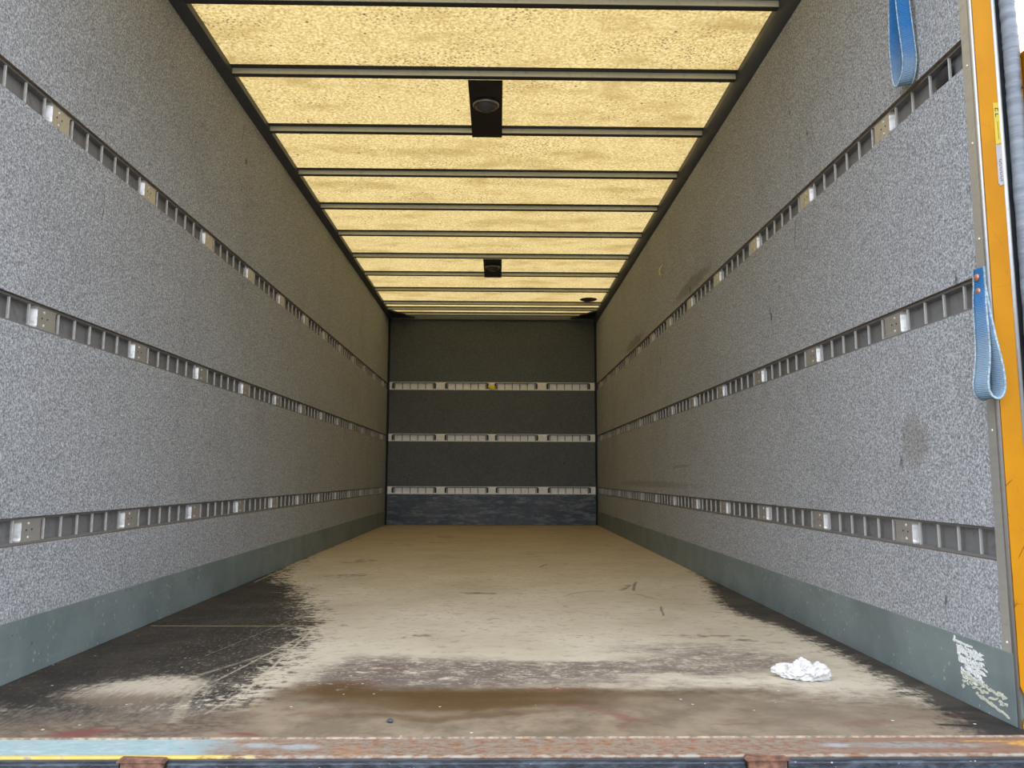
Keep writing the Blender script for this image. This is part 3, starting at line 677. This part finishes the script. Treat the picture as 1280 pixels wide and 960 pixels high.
# ------------------------------------------------------------------ sill and rear beam
e = empty('door_sill', (0, 0, 0)); tag(e, 'rusted steel door sill with pale blue and orange paint traces', 'sill')
bm = bmesh.new(); box(bm, XL - .1, 1.42, 1.642, 1.7445, -.022, -.0015, .002); link('sill_plate', bm, M['sill'], e)
bm = bmesh.new(); prism(bm, [(1.642, -.001), (1.642, -.008), (1.634, -.008), (1.630, -.005), (1.630, -.001), (1.633, .0005), (1.638, .001)], XL - .1, 1.42, lambda p, q, a: (a, p, q)); link('lip', bm, M['lip'], e, True)
bm = bmesh.new(); prism(bm, [(1.7445, 0), (1.7445, -.004), (1.738, -.004), (1.739, .0012), (1.743, .0016)], XL - .1, 1.42, lambda p, q, a: (a, p, q)); link('floor_edge_strip', bm, plain('worn_floor_edge', (.26, .20, .145), .7, 0, .5, 60), e)
e = empty('rear_beam', (0, 1.62, -.02)); tag(e, 'chipped blue-black rear beam running below the rusted sill', 'beam')
bm = bmesh.new(); box(bm, XL - .1, 1.42, .005, .014, -.022, .0155, .001); link('top_strip', bm, M['dark_steel'], e)
random.seed(2)
for a, b_ in ((XL - .1, -.735), (-.645, .492), (.575, 1.42)):
    bm = bmesh.new(); box(bm, a, b_, -.002, .012, -.30, .0115, .003); link('face', bm, M['bumper'], e)
for x, hw in ((-.690, .041), (.5335, .038)):
    bm = bmesh.new(); box(bm, x - hw, x + hw, -.010, .010, -.16, .0175, .003); h = link('hinge_bracket', bm, M['rust'], e)
    bm = bmesh.new(); prism(bm, [(-hw - .006, 0), (hw + .006, 0), (hw, .004), (-hw - .002, .006)], -.013, .009, lambda p, q, a: (x + p, a, .0165 + q)); link('bracket_lip', bm, M['rust'], h)
    for dz in (-.035,):
        bm = bmesh.new(); bmesh.ops.create_cone(bm, cap_ends=True, segments=6, radius1=.010, radius2=.009, depth=.01, matrix=Matrix.Translation((x, -.015, dz)) @ Matrix.Rotation(PI / 2, 4, 'X')); link('bolt', bm, M['rust'], h)

# ------------------------------------------------------------------ blue straps
def strap(name, label, path, wid, wdir, mat, bolts, grp):
    path = catmull(path, 7); e = empty(name, path[0]); tag(e, label, 'strap', grp)
    off = [p - path[0] for p in path]
    bm = bmesh.new(); ribbon(bm, off, wid, .0032, wdir); link('webbing', bm, mat, e, True)
    n = len(off)
    for s in (-1, 1):
        edge = []
        for i, p in enumerate(off):
            tg = (off[min(i + 1, n - 1)] - off[max(i - 1, 0)]).normalized(); wv = wdir(i, i / (n - 1)); wv = (wv - tg * wv.dot(tg)).normalized()
            ww = wid(i / (n - 1)) if callable(wid) else wid
            edge.append(p + wv * s * ww / 2)
        bm = bmesh.new(); ribbon(bm, edge, .0030, .0044, wdir); link('stitched_edge', bm, M['strap_edge'], e, True)
    for (x, y, z) in bolts:
        bm = bmesh.new(); bmesh.ops.create_uvsphere(bm, u_segments=14, v_segments=8, radius=.0095, matrix=Matrix.Translation(Vector((x, y, z)) - path[0]) @ Matrix.Diagonal((.5, 1, 1, 1))); link('rivet', bm, M['copper'], e, True)
    return e
low = [(1.1515, 1.813, 1.048), (1.1505, 1.813, 1.003), (1.142, 1.803, .958), (1.135, 1.792, .898), (1.130, 1.785, .841), (1.122, 1.780, .798), (1.114, 1.775, .768), (1.114, 1.772, .745), (1.124, 1.770, .7325), (1.138, 1.768, .7335), (1.1475, 1.768, .752), (1.149, 1.770, .790), (1.146, 1.775, .835), (1.143, 1.783, .885), (1.145, 1.797, .945), (1.1500, 1.811, .995), (1.1525, 1.813, 1.040)]
low = [(x - .004, y, z) for x, y, z in low]
strap('loop_strap', 'faded blue loop strap riveted to the door post beside the middle rail', low, .036, lambda i, t: Vector((-.10 - .35 * math.sin(PI * t), 1, 0)), M['strap_low'], ((1.1445, 1.818, 1.026), (1.1445, 1.816, .991)), 'blue loop straps')
up = [(1.126, 2.035, 2.16), (1.124, 2.032, 2.03), (1.122, 2.030, 1.946), (1.122, 2.030, 1.874), (1.125, 2.030, 1.815), (1.130, 2.030, 1.745), (1.132, 2.030, 1.700), (1.130, 2.034, 1.666), (1.128, 2.046, 1.646), (1.127, 2.062, 1.641), (1.1265, 2.076, 1.656), (1.1265, 2.082, 1.692), (1.125, 2.084, 1.760), (1.1265, 2.082, 1.832), (1.128, 2.078, 1.905), (1.130, 2.070, 1.977), (1.132, 2.060, 2.06), (1.132, 2.050, 2.16)]
strap('loop_strap', 'brighter blue loop strap hanging from above over the topmost rail', up, .034, lambda i, t: Vector((.85, -.50, 0)), M['strap_up'], (), 'blue loop straps')

# ------------------------------------------------------------------ small things
# dark plug caught in the first trough of the top rail
bm = bmesh.new(); bmesh.ops.create_uvsphere(bm, u_segments=20, v_segments=12, radius=1, matrix=Matrix.Translation((XR + .0185, 1.945, 1.600)) @ Matrix.Diagonal((.0085, .040, .030, 1)))
tag(link('rubber_plug', bm, plain('navy_black_rubber', (.010, .011, .022), .45), None, True), 'navy-black rubber plug lodged in the topmost rail beside the door post', 'plug')
# yellow tag on the end wall rail
bm = bmesh.new(); ribbon(bm, catmull([(-.122, YB - .005, 1.607), (-.112, YB - .014, 1.606), (-.098, YB - .024, 1.600), (-.075, YB - .030, 1.594), (-.052, YB - .024, 1.592), (-.042, YB - .014, 1.597), (-.036, YB - .005, 1.600)], 5), lambda t: .022 + .022 * math.sin(PI * t), .003, lambda i, t: Vector((.25, 0, 1)))
tag(link('yellow_tag', bm, M['yellow_tag'], None, True), 'bright yellow plastic tag looped over the topmost end-wall rail', 'tag')
# pale strap loop on the wall
bm = bmesh.new(); ribbon(bm, catmull([(XR - .001, 5.378, 2.036), (XR - .010, 5.380, 2.031), (XR - .022, 5.386, 2.012), (XR - .024, 5.392, 1.992), (XR - .014, 5.398, 1.970), (XR - .001, 5.400, 1.965)], 5), .020, .003, lambda i, t: Vector((0, 1, .1)))
tag(link('strap_end', bm, M['cream_strap'], None, True), 'short pale yellow strap end bowed out from the carpeted wall below the roof', 'strap')
# crumpled tissue: a folded lump with a thin tail
bm = bmesh.new(); bmesh.ops.create_icosphere(bm, subdivisions=5, radius=1)
for v_ in bm.verts:
    d = v_.co.normalized(); r = 1.0
    for (f_, a_, sd) in ((1.5, .38, 2.1), (3.0, .26, 7.7), (6.0, .13, 3.3)):
        q = d * f_ + Vector((sd, sd * 1.7, -sd)); r += a_ * (1 - 2.6 * abs(mnoise.noise(q))) * .9
    p = d * r; x, y, z = p.x * .036, p.y * .026, p.z * .027
    tail = math.exp(-((math.atan2(d.y, -d.x)) / .5) ** 2) * max(0, -d.x); x -= .034 * tail; y *= 1 - .25 * tail; z = z * (1 - .62 * tail) + .004 * tail
    lump = math.exp(-((math.atan2(d.y, d.x) + .1) / .6) ** 2) * max(0, d.x); x += .020 * lump; z *= 1 - .18 * lump
    dip = math.exp(-((x - .024) / .007) ** 2); z -= .010 * dip * (1 if z > 0 else 0)
    v_.co = (x, y, max(z + .015, .0006 + .004 * abs(mnoise.noise((x * 60, y * 60, 5)))))
o = link('crumpled_tissue', bm, M['paper'], None, False, (.842, 2.225, .0005)); o.rotation_euler = (0, 0, -.30)
tag(o, 'crumpled white paper tissue lying on the worn floor', 'tissue')
# pebble
bm = bmesh.new(); bmesh.ops.create_icosphere(bm, subdivisions=2, radius=.008)
for v_ in bm.verts: v_.co *= 1 + .3 * mnoise.noise(v_.co * 200); v_.co.z *= .6
tag(link('pebble', bm, M['pebble'], None, False, (-.24, 1.846, .004)), 'small dark pebble on the brown floor near the sill', 'pebble')
# torn sticker on the skirting: flakes of vinyl in reading rows
e = empty('torn_sticker', (XR - .0035, 1.93, 0)); tag(e, 'torn and smeared white sticker remnant on the grey-green skirting', 'sticker')
random.seed(11)
def flakes(name, spots, mat):
    bm = bmesh.new()
    for (y, z, ry, rz, ang) in spots:
        n = 9; pts = []
        for i in range(n):
            a = 2 * PI * i / n; r = 1 + random.uniform(-.35, .3); p, q = ry * r * math.cos(a), rz * r * math.sin(a)
            pts.append((p * math.cos(ang) - q * math.sin(ang), p * math.sin(ang) + q * math.cos(ang)))
        prism(bm, pts, -.0006 - random.random() * .0012, .0004, lambda p, q, a_: (a_, y - 1.93 + p, z + q))
    return link(name, bm, mat, e)
sp = []
for i in range(6): sp.append((2.017 - i * .013, .1445 - .0006 * i, .010, .0030, .05))                # a short bar stroke above the block
sp.append((2.020, .149, .004, .008, .3))
for r in range(13):
    z = .135 - r * .0062
    y = 2.014 - r * .0016
    while y > 1.915 - (r > 8) * .0 + (r > 7) * .018:
        ln = random.uniform(.006, .015)
        if random.random() < (.93 if r < 9 else .70): sp.append((y - ln, z - random.uniform(-.0016, .0016) - (2.014 - y) * .06, ln, random.uniform(.0022, .0042), random.uniform(-.05, .30)))
        if random.random() < .35: sp.append((y - ln * .4, z, random.uniform(.002, .004), random.uniform(.005, .009), random.uniform(-.3, .3)))
        y -= ln * 1.55
flakes('white_remnant', sp, M['white_flake'])
sp = []
for i in range(46):
    t = i / 45; y = 1.990 - t * .160 + random.uniform(-.004, .004); z = .064 - t * .016 + (.006 if i % 3 else -.010) + random.uniform(-.004, .004)
    sp.append((y, z, random.uniform(.006, .011), random.uniform(.002, .0042), random.uniform(-.5, .4)))
for i in range(22):
    t = i / 21; sp.append((1.935 - t * .108, .036 - t * .020 + random.uniform(-.003, .003), random.uniform(.005, .009), .0032, random.uniform(-.1, .5)))
sp.append((1.992, .040, .006, .006, 0))
flakes('yellowed_remnant', sp, M['cream_flake'])
